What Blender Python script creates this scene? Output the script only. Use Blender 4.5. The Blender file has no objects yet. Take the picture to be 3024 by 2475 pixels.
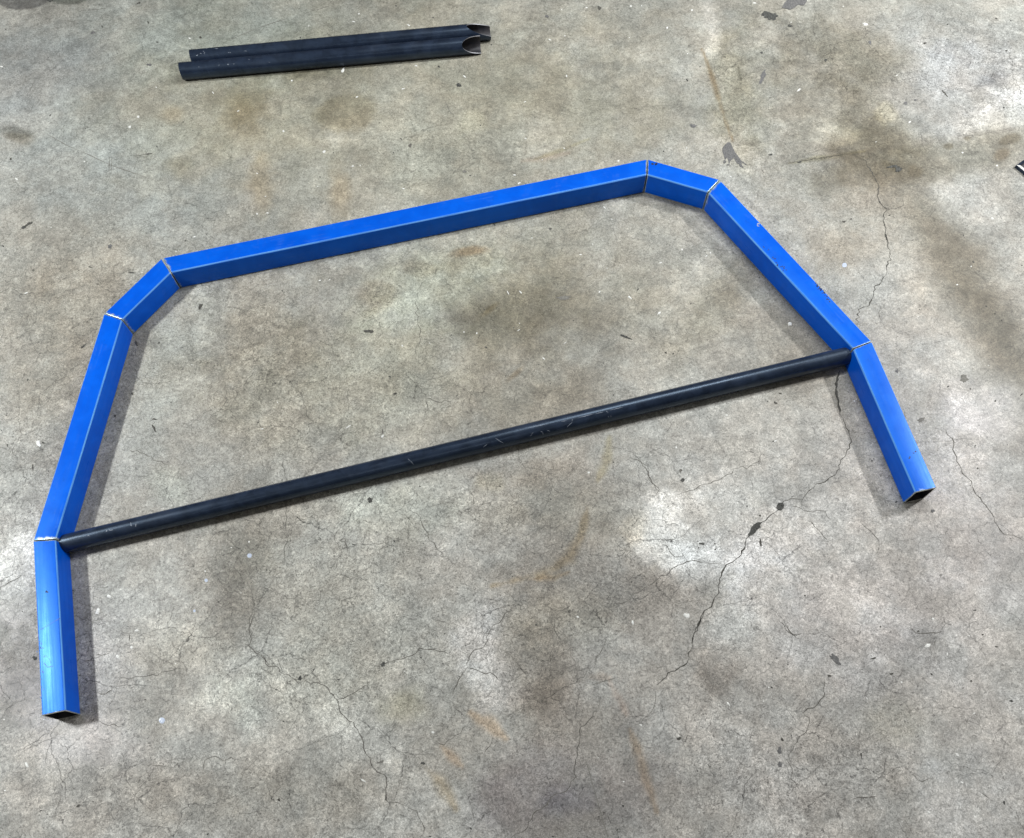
import bpy, bmesh, math, random
import numpy as np
from mathutils import Vector, Matrix

U = 0.0508            # one tube width (2 in) in metres
random.seed(7)
C = bpy.context.scene.collection
SC = bpy.context.scene

# ------------------------------------------------------------------ camera
R_ = Vector((0.99788412, -0.06285761, -0.01661932))
U_ = Vector((0.06501754, 0.96473364, 0.255072))
F_ = Vector((0.0, 0.25561285, -0.96677923))
FPX, CY, W, H, CZ = 1991.297, 1959.783, 3024.0, 2475.0, 27.94936
cd = bpy.data.cameras.new('camera')
cam = bpy.data.objects.new('camera', cd); C.objects.link(cam)
m = Matrix.Identity(4)
for i in range(3):
    m[i][0] = R_[i]; m[i][1] = U_[i]; m[i][2] = -F_[i]
m[2][3] = CZ * U
cam.matrix_world = m
cd.sensor_fit = 'HORIZONTAL'; cd.sensor_width = 36
cd.lens = FPX / W * 36
cd.shift_y = (CY - H / 2) / W
cd.clip_start = 0.05; cd.clip_end = 200
SC.camera = cam

# ------------------------------------------------------------------ world and lamps (a workshop under ceiling fixtures, plus an added fill lamp)
w = bpy.data.worlds.new('World'); SC.world = w; w.use_nodes = True
bg = w.node_tree.nodes['Background']
# dim walls, brighter painted ceiling overhead
_t = w.node_tree; _c = _t.nodes.new('ShaderNodeTexCoord'); _s = _t.nodes.new('ShaderNodeSeparateXYZ'); _r = _t.nodes.new('ShaderNodeMapRange')
_t.links.new(_c.outputs['Generated'], _s.inputs[0]); _t.links.new(_s.outputs['Z'], _r.inputs[0])
_r.interpolation_type = 'SMOOTHSTEP'; _r.inputs[1].default_value = .35; _r.inputs[2].default_value = .95; _r.inputs[3].default_value = .06; _r.inputs[4].default_value = .20
_t.links.new(_r.outputs[0], bg.inputs[1]); bg.inputs[0].default_value = (1.0, 0.97, 0.90, 1)

def strip(name, x, y, z, sx, sy, power, col=(1, 1, 1), rot=0):
    l = bpy.data.lights.new(name, 'AREA'); l.shape = 'RECTANGLE'
    l.size = sx * U; l.size_y = sy * U; l.energy = power; l.color = col
    o = bpy.data.objects.new(name, l); C.objects.link(o)
    o.location = (x * U, y * U, z * U); o.rotation_euler = (0, 0, rot)
    return o
LH = 42
strip('ceiling_or_fill_lamp', -53, 21, LH, 3.5, 8, 130, (0.96, 0.99, 1.0))
strip('ceiling_or_fill_lamp', 18, 41.5, LH, 28, 2.5, 47, (0.96, 0.99, 1.0))
strip('ceiling_or_fill_lamp', 66, 42, LH, 3.5, 7, 200, (0.99, 0.99, 1.0))
strip('ceiling_or_fill_lamp', 0, -22, 55, 50, 8, 6, (0.97, 0.99, 1.0))  # added soft fill behind the viewer, brightens the near floor

SC.view_settings.view_transform = 'Standard'; SC.view_settings.look = 'None'
SC.view_settings.exposure = -0.25; SC.view_settings.gamma = 1

# ------------------------------------------------------------------ helpers
def G(px, py, z=0.0):
    """point of the photograph -> point of the place, at height z (tube widths)"""
    d = F_ + R_ * ((px - W / 2) / FPX) - U_ * ((py - CY) / FPX)
    t = (z - CZ) / d.z
    return Vector((d.x * t, d.y * t, z))

def mesh(name, verts, faces, mats, parent=None, smooth=False, midx=None):
    me = bpy.data.meshes.new(name)
    me.from_pydata([tuple(v) for v in verts], [], faces); me.update()
    for mt in (mats if isinstance(mats, (list, tuple)) else [mats]): me.materials.append(mt)
    if smooth: me.polygons.foreach_set('use_smooth', [True] * len(me.polygons))
    if midx: me.polygons.foreach_set('material_index', midx)
    o = bpy.data.objects.new(name, me); C.objects.link(o)
    if parent: o.parent = parent
    return o

def thing(name, label, cat, loc, rz=0.0, group=None):
    o = bpy.data.objects.new(name, None); C.objects.link(o)
    o.empty_display_size = 0.05
    o.location = loc; o.rotation_euler = (0, 0, rz); o['label'] = label; o['category'] = cat
    if group: o['group'] = group
    return o

class NT:
    def __init__(s, name):
        s.m = bpy.data.materials.new(name); s.m.use_nodes = True
        s.t = s.m.node_tree; s.b = s.t.nodes['Principled BSDF']
    def n(s, typ, ins=None, **kw):
        nd = s.t.nodes.new(typ)
        for k, v in kw.items(): setattr(nd, k, v)
        for k, v in (ins or {}).items():
            if isinstance(v, bpy.types.NodeSocket): s.t.links.new(v, nd.inputs[k])
            else: nd.inputs[k].default_value = v
        return nd
    def link(s, a, k): s.t.links.new(a, s.b.inputs[k])
    def noise(s, vec, scale, detail=3, rough=.55, dist=0.0, out=0):
        return s.n('ShaderNodeTexNoise', {'Vector': vec, 'Scale': scale, 'Detail': detail, 'Roughness': rough, 'Distortion': dist}).outputs[out]
    def ramp(s, v, a, b, lo=0.0, hi=1.0, interp='SMOOTHSTEP'):
        return s.n('ShaderNodeMapRange', {0: v, 1: a, 2: b, 3: lo, 4: hi}, interpolation_type=interp).outputs[0]
    def math(s, op, a, b=0.0, clamp=False):
        return s.n('ShaderNodeMath', {0: a, 1: b}, operation=op, use_clamp=clamp).outputs[0]
    def mix(s, f, a, b, mode='MIX'):
        nd = s.n('ShaderNodeMix', data_type='RGBA', blend_type=mode)
        for k, v in ((0, f), (6, a), (7, b)):
            if isinstance(v, bpy.types.NodeSocket): s.t.links.new(v, nd.inputs[k])
            else: nd.inputs[k].default_value = v
        return nd.outputs[2]
    def comb(s, v):
        return s.n('ShaderNodeCombineXYZ', {0: v, 1: v, 2: v}).outputs[0]
    def attr(s, name, out='Fac'):
        return s.n('ShaderNodeAttribute', attribute_name=name).outputs[out]

# ------------------------------------------------------------------ floor material
def floor_material():
    k = NT('worn_concrete')
    P = k.n('ShaderNodeTexCoord').outputs['Object']
    stain_shade = k.attr('stain_shade', 'Color')
    wear = k.attr('wear')            # 1 where the crackled, open-pored surface shows strongly
    # curly displacement of the grain
    wv = k.noise(P, 70, 3, .6, 0, 1)
    Pd = k.n('ShaderNodeVectorMath', {0: P, 1: k.n('ShaderNodeVectorMath', {0: wv, 'Scale': 0.012}, operation='SCALE').outputs[0]}, operation='ADD').outputs[0]
    wv2 = k.noise(P, 9, 4, .6, 0, 1)
    Pc = k.n('ShaderNodeVectorMath', {0: Pd, 1: k.n('ShaderNodeVectorMath', {0: wv2, 'Scale': 0.07}, operation='SCALE').outputs[0]}, operation='ADD').outputs[0]
    big = k.noise(P, 3.2, 5, .6, .4)
    mid = k.noise(P, 17, 6, .62, .3)
    mid2 = k.noise(Pd, 55, 5, .65, .5)
    fine = k.noise(Pd, 210, 5, .62, 1.2)
    fine2 = k.noise(P, 420, 2, .6, 1.5)
    col = (0.372, 0.358, 0.318, 1)
    base = k.mix(k.ramp(big, .35, .65), (0.314, 0.306, 0.276, 1), (0.404, 0.395, 0.360, 1))
    base = k.mix(1.0, base, stain_shade, 'MULTIPLY')
    # value factor
    f = k.math('MULTIPLY', k.ramp(mid, .28, .72, .84, 1.16, 'LINEAR'), k.ramp(k.noise(P, 6.0, 5, .62, .6), .30, .70, .84, 1.15, 'LINEAR'))
    f = k.math('MULTIPLY', f, k.ramp(mid2, .3, .7, .82, 1.18, 'LINEAR'))
    amp_lo = k.ramp(wear, 0, 1, .62, .28, 'LINEAR'); amp_hi = k.ramp(wear, 0, 1, 1.36, 1.72, 'LINEAR')
    g = k.n('ShaderNodeMapRange', {0: fine, 1: .30, 2: .70, 3: amp_lo, 4: amp_hi}).outputs[0]
    f = k.math('MULTIPLY', f, g)
    f = k.math('MULTIPLY', f, k.ramp(fine2, .3, .7, .80, 1.20, 'LINEAR'))
    # blotchy darker flecks
    fl = k.noise(Pd, 95, 4, .7, 1.0)
    flm = k.ramp(fl, .60, .70)
    reg = k.ramp(k.noise(P, 5.5, 3, .6), .42, .62)
    f = k.math('MULTIPLY', f, k.math('SUBTRACT', 1.0, k.math('MULTIPLY', k.math('MULTIPLY', flm, reg), .24)))
    # worn-through cement skin: crisp, curly-edged patches
    sk = k.ramp(k.noise(Pd, 24, 9, .72, .8), .485, .545)
    skr = k.ramp(k.noise(P, 2.6, 3, .6), .40, .60)
    f = k.math('MULTIPLY', f, k.math('ADD', 1.0, k.math('MULTIPLY', k.math('SUBTRACT', sk, .5), k.math('MULTIPLY', k.ramp(skr, 0, 1, .06, .20, 'LINEAR'), k.ramp(wear, 0, 1, .8, 1.4, 'LINEAR')))))
    # pits
    pv = k.n('ShaderNodeTexVoronoi', {'Vector': Pd, 'Scale': 120.0, 'Randomness': 1.0})
    pit = k.math('MULTIPLY', k.ramp(pv.outputs['Distance'], .10, .22, 1, 0), k.ramp(k.n('ShaderNodeSeparateColor', {0: pv.outputs['Color']}).outputs[0], .955, .965))
    f = k.math('MULTIPLY', f, k.math('SUBTRACT', 1.0, k.math('MULTIPLY', pit, .55)))
    # hairline crackle
    def crackle(scale, width, seed):
        vec = k.n('ShaderNodeVectorMath', {0: Pc, 1: (seed, seed * 1.7, 0)}, operation='ADD').outputs[0]
        d = k.n('ShaderNodeTexVoronoi', {'Vector': vec, 'Scale': scale}, feature='DISTANCE_TO_EDGE', voronoi_dimensions='2D').outputs[0]
        l = k.ramp(d, 0.0, width, 1, 0)
        br = k.ramp(k.noise(P, scale * .55, 3, .6), .46, .58)
        return k.math('MULTIPLY', l, br)
    c1 = crackle(6.5, .012, 3.1)
    c2 = crackle(16, .026, 7.7)
    c3 = crackle(48, .075, 1.3)
    cr = k.math('MULTIPLY', k.math('ADD', k.math('MULTIPLY', c1, .60), k.math('ADD', k.math('MULTIPLY', c2, .55), k.math('MULTIPLY', c3, .38))), k.ramp(wear, 0, 1, .25, 1.0, 'LINEAR'), True)
    f = k.math('MULTIPLY', f, k.math('SUBTRACT', 1.0, cr))
    colr = k.mix(1.0, base, k.comb(f), 'MULTIPLY')
    # faint colour drift (greenish and pinkish clouds)
    hue = k.mix(k.ramp(k.noise(P, 7.5, 4, .6), .35, .65), (1.02, .998, .968, 1), (.978, 1.005, 1.015, 1))
    colr = k.mix(1.0, colr, hue, 'MULTIPLY')
    k.link(colr, 'Base Color')
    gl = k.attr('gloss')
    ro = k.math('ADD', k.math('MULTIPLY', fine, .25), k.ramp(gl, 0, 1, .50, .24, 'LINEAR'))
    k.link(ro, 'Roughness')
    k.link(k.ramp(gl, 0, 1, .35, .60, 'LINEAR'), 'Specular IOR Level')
    hgt = k.math('SUBTRACT', k.math('ADD', k.math('MULTIPLY', fine, .5), k.math('MULTIPLY', mid2, .5)), k.math('MULTIPLY', cr, .9))
    bp = k.n('ShaderNodeBump', {'Height': hgt, 'Strength': .35, 'Distance': .0012})
    k.link(bp.outputs[0], 'Normal')
    return k.m

# ------------------------------------------------------------------ floor sheet with its stains and painted shade
def build_floor():
    step = 0.0055
    x0, x1, y0, y1 = -1.85, 2.05, -0.35, 2.95
    xs = np.arange(x0, x1, step); ys = np.arange(y0, y1, step)
    far = np.array([-9, -6, -4, -3, -2.4, -2.1])
    xs = np.concatenate([far, xs, [2.3, 2.7, 3.4, 5, 8, 11]])
    ys = np.concatenate([[-8, -5, -3, -1.6, -.8, -.5], ys, [3.2, 3.8, 5, 8, 12]])
    X, Y = np.meshgrid(xs, ys); n = X.size; ny, nx = X.shape
    co = np.zeros((n, 3), np.float32); co[:, 0] = X.ravel(); co[:, 1] = Y.ravel()
    idx = np.arange(n).reshape(ny, nx)
    quads = np.stack([idx[:-1, :-1], idx[:-1, 1:], idx[1:, 1:], idx[1:, :-1]], -1).reshape(-1, 4)
    me = bpy.data.meshes.new('floor')
    me.vertices.add(n); me.vertices.foreach_set('co', co.ravel())
    me.loops.add(quads.size); me.loops.foreach_set('vertex_index', quads.ravel().astype(np.int32))
    me.polygons.add(len(quads)); me.polygons.foreach_set('loop_start', np.arange(0, quads.size, 4, dtype=np.int32))
    me.update(calc_edges=True)
    # value noise used to fray the outlines of the stains and shade
    rng = np.random.default_rng(5)
    def vn(scale, seed):
        r = np.random.default_rng(seed); n_ = 256; t = r.random((n_, n_))
        a = X / scale; b = Y / scale
        ia = np.floor(a).astype(int); ib = np.floor(b).astype(int); fa = a - ia; fb = b - ib
        fa = fa * fa * (3 - 2 * fa); fb = fb * fb * (3 - 2 * fb)
        g = lambda i, j: t[i % n_, j % n_]
        return ((g(ia, ib) * (1 - fa) + g(ia + 1, ib) * fa) * (1 - fb) + (g(ia, ib + 1) * (1 - fa) + g(ia + 1, ib + 1) * fa) * fb) * 2 - 1
    n1 = (vn(.16, 1) + .5 * vn(.08, 2) + .25 * vn(.04, 3)); n2 = (vn(.16, 4) + .5 * vn(.08, 5) + .25 * vn(.04, 6))
    nf = (vn(.05, 7) + .6 * vn(.024, 8) + .45 * vn(.012, 9)) / 2
    col = np.ones((ny, nx, 3)); wear = np.full((ny, nx), .35); gloss = np.zeros((ny, nx))
    def mask(px, py, rx, ry, ang, soft, fray):
        c = G(px, py); a = math.radians(ang)
        ax = G(px + rx * math.cos(a), py - rx * math.sin(a)) - c
        ay = G(px - ry * math.sin(a), py - ry * math.cos(a)) - c
        M = np.linalg.inv(np.array([[ax.x, ay.x], [ax.y, ay.y]]) * U)
        sc = min(ax.length, ay.length) * U * .35 * fray
        dx = X + n1 * sc - c.x * U; dy = Y + n2 * sc - c.y * U
        u = M[0, 0] * dx + M[0, 1] * dy; v = M[1, 0] * dx + M[1, 1] * dy
        r = np.sqrt(u * u + v * v) + nf * .35 * fray
        t = np.clip((1 + soft - r) / (2 * soft), 0, 1)
        return t * t * (3 - 2 * t)
    for s in STAINS_AND_SHADE:
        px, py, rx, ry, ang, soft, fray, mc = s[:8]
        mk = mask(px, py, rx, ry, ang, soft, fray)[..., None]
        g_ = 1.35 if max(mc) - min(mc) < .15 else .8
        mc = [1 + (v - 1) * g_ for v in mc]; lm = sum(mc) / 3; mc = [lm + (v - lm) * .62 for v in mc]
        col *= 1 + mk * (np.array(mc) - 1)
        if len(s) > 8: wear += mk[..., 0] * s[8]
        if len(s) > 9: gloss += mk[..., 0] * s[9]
    for pts, wd, mc in STREAKS:      # rust arcs and long scuffs
        q = [G(*p) * U for p in pts]
        d = np.full(X.shape, 9.)
        for i in range(len(q) - 1):
            a, b = q[i], q[i + 1]; ex, ey = b.x - a.x, b.y - a.y
            t = np.clip(((X - a.x) * ex + (Y - a.y) * ey) / (ex * ex + ey * ey), 0, 1)
            dd = np.hypot(X - a.x - t * ex, Y - a.y - t * ey)
            ta = (i + t) / (len(q) - 1)
            d = np.minimum(d, dd / (.35 + .65 * np.sin(np.pi * np.clip(ta, .02, .98))))
        mk = np.clip(1.1 - d / (wd * U) + nf * 1.1, 0, 1) * np.clip(1.4 - d / (wd * U), 0, 1) * .9; mk = np.clip(mk, 0, 1)[..., None]
        col *= 1 + mk * (np.array(mc) - 1)
    rgba = np.ones((n, 4), np.float32); rgba[:, :3] = col.reshape(-1, 3)
    a = me.attributes.new('stain_shade', 'FLOAT_COLOR', 'POINT'); a.data.foreach_set('color', rgba.ravel())
    a = me.attributes.new('wear', 'FLOAT', 'POINT'); a.data.foreach_set('value', np.clip(wear, 0, 1.3).astype(np.float32).ravel())
    a = me.attributes.new('gloss', 'FLOAT', 'POINT'); a.data.foreach_set('value', np.clip(gloss, 0, .55).astype(np.float32).ravel())
    me.materials.append(floor_material())
    o = bpy.data.objects.new('floor', me); C.objects.link(o); o['kind'] = 'structure'
    return o

# px, py, rx, ry, angle, softness, fray, colour factor, extra wear, extra gloss
STAINS_AND_SHADE = [
 (2750, 250, 420, 380, 0, .8, .8, (.90, .90, .90)),  # broad darkening put into the colour to offset the right-hand lamp
 (2850, 800, 260, 420, 0, .8, .8, (.94, .935, .93)),
 (280, 1000, 150, 420, -10, .8, .6, (.97, .94, .90), .1),
 (1330, 800, 260, 170, 10, .7, .8, (1.06, 1.08, 1.05)),
 (2200, 1560, 330, 210, 0, .8, 1, (1.08, 1.08, 1.09), .1),
 (2640, 1500, 300, 420, 0, .8, .6, (1.04, 1.02, 1.02)),
 (1560, 840, 120, 330, -25, .8, .8, (.92, .89, .84)),
 (1130, 1000, 110, 260, 20, .8, .8, (1.0, .98, .94)),
 (2330, 1060, 120, 200, 40, .8, .8, (.95, .90, .84)),
 (2700, 700, 120, 520, 38, .8, .7, (.90, .87, .82)),
 (2450, 240, 200, 330, 12, .8, .8, (.90, .88, .84)),
 (1000, 2120, 420, 300, 0, .8, .8, (1.07, 1.07, 1.05)),
 (60, 190, 260, 150, 10, .8, .6, (.80, .86, .97)),
 (330, 520, 260, 160, -20, .8, .6, (.93, 1.0, 1.06)),
 (640, 100, 330, 130, 0, .8, .6, (.94, 1.02, 1.04)),
 (1250, 330, 720, 340, -5, .7, .6, (.98, .96, .87), -.1),
 (620, 330, 330, 150, 10, .8, .6, (1.0, .98, .90)),
 (700, 325, 80, 55, -20, .7, 1, (.84, .74, .60)),
 (730, 290, 60, 70, 0, .6, 1, (.92, .88, .80)),
 (1025, 330, 85, 62, 20, .25, .8, (.84, .76, .60)),
 (960, 190, 170, 35, 5, .7, .8, (.88, .84, .76)),
 (985, 395, 22, 28, 10, .5, 1.2, (1.45, 1.5, 1.6)),
 (770, 550, 30, 80, 0, .7, 1, (1.0, .84, .62)),
 (1000, 560, 28, 70, 0, .7, 1, (1.0, .84, .64)),
 (505, 340, 30, 20, 0, .7, 1, (1.0, .88, .74)),
 (530, 490, 35, 30, 0, .7, 1, (1.0, .90, .76)),
 (1250, 430, 150, 100, 0, .6, 1, (1.08, 1.10, 1.10), .2),
 (1380, 365, 50, 40, 0, .4, 1.4, (1.14, 1.15, 1.10), .2),
 (1560, 260, 320, 110, -12, .8, .8, (.93, .91, .86)),
 (1850, 80, 200, 70, 0, .8, .8, (1.04, 1.02, .99)),
 (2105, 60, 26, 60, 15, .5, 1.4, (1.22, 1.22, 1.26)),
 (2110, 135, 26, 45, 0, .5, 1.3, (1.28, 1.29, 1.33)),
 (2160, 290, 60, 200, 12, .7, 1, (1.0, .93, .80), .2),
 (2200, 250, 90, 150, 0, .7, 1, (.90, .91, .86), .2),
 (2500, 170, 170, 70, -15, .6, 1.6, (.87, .85, .80), .4),
 (2560, 300, 90, 130, 10, .8, 1.2, (.90, .88, .83), .1),
 (2600, 420, 110, 80, 0, .7, .8, (.86, .83, .75)),
 (2820, 110, 220, 90, -10, .7, 1, (1.0, 1.02, 1.07), .3, .1),
 (2850, 210, 230, 90, -12, .5, 1.6, (1.16, 1.17, 1.22), .4, .25),
 (2760, 270, 120, 130, 0, .7, 1, (1.06, 1.07, 1.12), 0, .2),
 (2900, 360, 230, 45, 8, .45, 1.0, (1.17, 1.18, 1.20), .2, .25),
 (2930, 235, 36, 26, 10, .5, 1.3, (.66, .66, .68), .3),
 (2950, 290, 60, 30, 10, .6, 1.3, (1.15, 1.17, 1.22), .3),
 (2620, 340, 38, 28, 0, .4, 1.5, (1.22, 1.20, 1.08), .4),
 (2465, 408, 75, 30, -4, .35, 1.2, (1.34, 1.35, 1.34), 0, .2),
 (2415, 365, 45, 22, -20, .4, 1.3, (1.18, 1.19, 1.20)),
 (2780, 470, 360, 62, 10, .5, .6, (.80, .78, .71)),
 (2985, 415, 32, 14, 15, .3, 1, (.66, .58, .46)),
 (2800, 430, 15, 9, 0, .3, 1, (.74, .70, .62)),
 (2855, 408, 11, 6, 0, .3, 1, (.74, .70, .62)),
 (2955, 460, 26, 14, 20, .5, 1.3, (.88, .72, .55)),
 (2705, 508, 22, 18, -30, .4, 1.2, (.80, .74, .64)),
 (2630, 495, 30, 14, -30, .4, 1.4, (.72, .68, .56)),
 (2570, 520, 120, 60, -10, .8, 1, (.98, .92, .88)),
 (2860, 600, 75, 95, 20, .7, .8, (1.22, 1.23, 1.27), 0, .2),
 (2810, 760, 70, 400, 32, .7, .6, (.80, .77, .71)),
 (2950, 1010, 90, 260, 25, .8, .6, (.84, .81, .76)),
 (2640, 720, 110, 230, 10, .8, .8, (1.12, 1.12, 1.14), 0, .1),
 (2480, 720, 80, 60, 30, .7, 1, (.90, .82, .72)),
 (2760, 1060, 130, 200, 20, .8, .8, (1.10, 1.10, 1.12), 0, .1),
 (2900, 1230, 95, 80, 0, .7, 1, (1.22, 1.24, 1.32), .1, .35),
 (2860, 1330, 150, 120, 0, .8, 1, (1.07, 1.07, 1.10), .2, .1),
 (2720, 900, 60, 60, 0, .8, 1, (1.04, .96, .88)),
 # inside the hoop
 (1260, 830, 170, 105, 8, .5, 1, (1.12, 1.17, 1.14), .1),
 (1110, 870, 60, 40, 0, .4, 1.4, (.84, .80, .76), .5),
 (1230, 780, 60, 26, -10, .4, 1.4, (.84, .80, .76), .5),
 (1380, 742, 50, 14, 6, .5, 1.3, (1.0, .70, .45), .2),
 (1370, 760, 60, 40, 0, .6, 1.3, (.84, .80, .74), .2),
 (1405, 920, 95, 60, 20, .8, 1.2, (.84, .83, .82)),
 (1500, 900, 200, 120, 0, .8, .8, (.84, .82, .77)),
 (1450, 910, 26, 8, 40, .6, 1, (.95, .82, .58)),
 (1520, 1105, 30, 9, 42, .6, 1, (.92, .72, .50)),
 (1750, 880, 280, 120, 0, .8, .8, (.90, .88, .83)),
 (1600, 1190, 150, 90, 10, .8, .9, (.82, .75, .64)),
 (1520, 1060, 260, 170, 0, .9, .8, (.92, .90, .86)),
 (830, 1150, 200, 160, 10, .8, 1, (.90, .87, .80), .3),
 (720, 1000, 140, 170, 0, .8, 1, (.94, .90, .84), .3),
 (470, 1050, 110, 230, -12, .7, 1, (1.03, 1.06, 1.05), .1),
 (490, 1440, 60, 50, 0, .4, 1.2, (1.10, 1.13, 1.10), .3),
 (1150, 1100, 200, 160, 0, .8, .8, (1.03, 1.04, .98), .3),
 (1950, 900, 180, 200, 0, .8, .8, (1.02, 1.0, .96)),
 (2120, 900, 60, 200, -40, .8, .8, (.88, .85, .78)),
 # below the pipe
 (1210, 1500, 130, 80, 10, .7, 1, (1.10, 1.14, 1.11), .1),
 (1450, 1430, 45, 30, 0, .5, 1.4, (1.12, 1.06, .90), .3),
 (1580, 1395, 150, 50, 8, .7, 1, (.86, .77, .68), .2),
 (1420, 1520, 120, 60, 0, .7, 1.2, (1.06, 1.06, 1.04), .4),
 (1700, 1520, 190, 90, -10, .8, 1, (.84, .81, .75), .2),
 (1610, 1720, 160, 120, 0, .8, 1, (.86, .83, .80), .2),
 (1880, 1550, 45, 30, 60, .6, 1.3, (1.15, 1.06, .92), .3),
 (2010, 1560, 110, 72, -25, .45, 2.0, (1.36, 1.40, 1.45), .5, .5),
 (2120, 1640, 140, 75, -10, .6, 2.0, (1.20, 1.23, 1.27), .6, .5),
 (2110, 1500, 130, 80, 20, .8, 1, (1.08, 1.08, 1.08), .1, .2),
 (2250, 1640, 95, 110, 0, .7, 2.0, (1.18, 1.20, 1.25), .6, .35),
 (1930, 1640, 90, 60, -30, .6, 1.3, (1.08, 1.04, 1.0), .6),
 (2060, 1760, 150, 70, 0, .7, 1, (.88, .86, .84), .2),
 (1850, 1750, 130, 90, 20, .7, 1, (.76, .75, .74), .3),
 (2190, 1820, 90, 100, 0, .7, 1, (1.08, 1.11, 1.12), .2, .1),
 (2450, 1850, 260, 140, 10, .8, 1, (1.05, 1.05, 1.07), .1),
 (1060, 1480, 120, 70, 0, .7, 1, (1.04, 1.06, 1.04), .2),
 (740, 1500, 200, 70, 10, .8, 1, (.90, .87, .83), .2),
 (700, 1740, 95, 130, -15, .7, 1, (.76, .73, .70), .1),
 (760, 1620, 70, 60, 0, .8, 1, (.86, .84, .80), .1),
 (1000, 1750, 300, 220, 0, .8, .8, (1.04, 1.05, 1.02), .5),
 (1425, 1960, 75, 140, -10, .5, 2.0, (1.30, 1.32, 1.40), .7, .3),
 (1560, 1980, 90, 150, 0, .7, 1, (.80, .77, .73), .3),
 (1620, 2060, 90, 100, 0, .8, 1, (.88, .83, .80), .2),
 (1680, 1840, 140, 70, 0, .8, 1, (.96, .94, .88), .3),
 (1180, 2080, 60, 45, 0, .7, 1, (.95, .95, .84)),
 (690, 2075, 90, 65, -10, .6, 1.6, (1.20, 1.24, 1.22), .3),
 (860, 2000, 160, 120, 0, .8, 1, (1.03, 1.05, 1.04), .4),
 (25, 1680, 95, 115, 15, .4, 1.8, (1.42, 1.42, 1.46), 1.0, .4),
 (30, 1990, 60, 120, 0, .6, 2.4, (1.10, 1.09, 1.12), 1.0, .1),
 (280, 2200, 160, 70, 0, .7, 2.0, (1.10, 1.09, 1.12), .8, .2),
 (60, 1800, 55, 40, 0, .4, 1.2, (1.02, 1.0, 1.0), .9, .3),
 (60, 1920, 110, 110, 0, .6, 1.6, (.72, .70, .70), .9, .1),
 (40, 2080, 90, 90, 0, .7, 1, (.82, .80, .80), .5, .2),
 (200, 2130, 110, 80, 0, .8, 1, (1.05, 1.04, 1.07), .9, .4),
 (330, 2000, 80, 180, 0, .7, 1, (1.02, 1.01, 1.03), .8, .3),
 (150, 2300, 220, 140, 0, .8, 1, (.98, .95, .93), .5, .2),
 (420, 2330, 140, 110, 0, .8, 1, (.86, .83, .80), .3),
 (700, 2360, 180, 110, 0, .8, 1, (.84, .82, .79), .2),
 (1000, 2330, 160, 100, 0, .8, 1, (.87, .86, .84), .2),
 (560, 1900, 120, 80, 0, .8, 1, (1.05, 1.04, 1.0), .3),
 (1660, 2365, 60, 45, 0, .7, 1, (.78, .82, 1.0)),
 (1780, 2360, 190, 140, 0, .8, 1, (.82, .80, .82), .1),
 (1580, 2300, 140, 90, 0, .8, 1, (.93, .90, .92), .1),
 (1840, 2130, 60, 50, 0, .7, 1, (.82, .80, .79)),
 (1500, 2380, 100, 90, 0, .8, 1, (.86, .84, .88), .1),
 (2100, 1990, 60, 70, 0, .7, 1, (.88, .83, .79), .2),
 (2160, 2180, 130, 110, 0, .8, 1, (1.02, 1.02, 1.02), .4),
 (2300, 2330, 160, 110, 0, .8, 1, (.95, .94, .94), .5),
 (2560, 2260, 150, 70, -20, .8, 1, (.94, .93, .92), .6),
 (2700, 2060, 170, 90, 0, .8, 1, (.95, .95, .96), .1),
 (2520, 1950, 200, 120, 0, .8, 1, (.97, .97, .98), .1),
 (2660, 2140, 90, 60, 0, .7, 1, (1.06, 1.06, 1.0), .1),
 (2790, 2380, 75, 95, 0, .6, 1, (1.08, 1.12, 1.17)),
 (2940, 2350, 120, 140, 0, .8, 1, (1.06, 1.07, 1.10)),
 (2900, 1700, 250, 300, 0, .9, .8, (1.02, 1.02, 1.05)),
 (2960, 1620, 160, 140, 0, .8, 1, (.95, .93, .93)),
 # left of the hoop
 (200, 1000, 260, 150, 0, .8, 1, (.92, .88, .83), .3),
 (120, 780, 220, 110, 10, .8, 1, (.93, .90, .86), .2),
 (100, 1330, 150, 130, 0, .8, 1, (.96, .96, .97), .4),
 (50, 390, 50, 18, -10, .4, 1.5, (.70, .70, .68), .3),
 (60, 410, 40, 18, -10, .5, 1.3, (.82, .78, .72)),
 (30, 1550, 120, 80, 0, .8, 1, (1.08, 1.06, 1.06), .5, .3),
 # shadows of unseen round objects, painted dark at the upper left corner
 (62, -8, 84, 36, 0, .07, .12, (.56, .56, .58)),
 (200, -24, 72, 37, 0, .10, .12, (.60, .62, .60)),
 # broad drift: lamp falloff evened in the colour; greyer, more crackled towards the viewer
 (1500, 2250, 1900, 900, 0, .6, .4, (1.05, 1.04, 1.065), .2),
 (2500, 1980, 620, 620, 0, .7, .5, (1.10, 1.09, 1.10), .0),
 (1500, -250, 2200, 420, 0, .6, .4, (.93, .93, .91), -.1),
]
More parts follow.
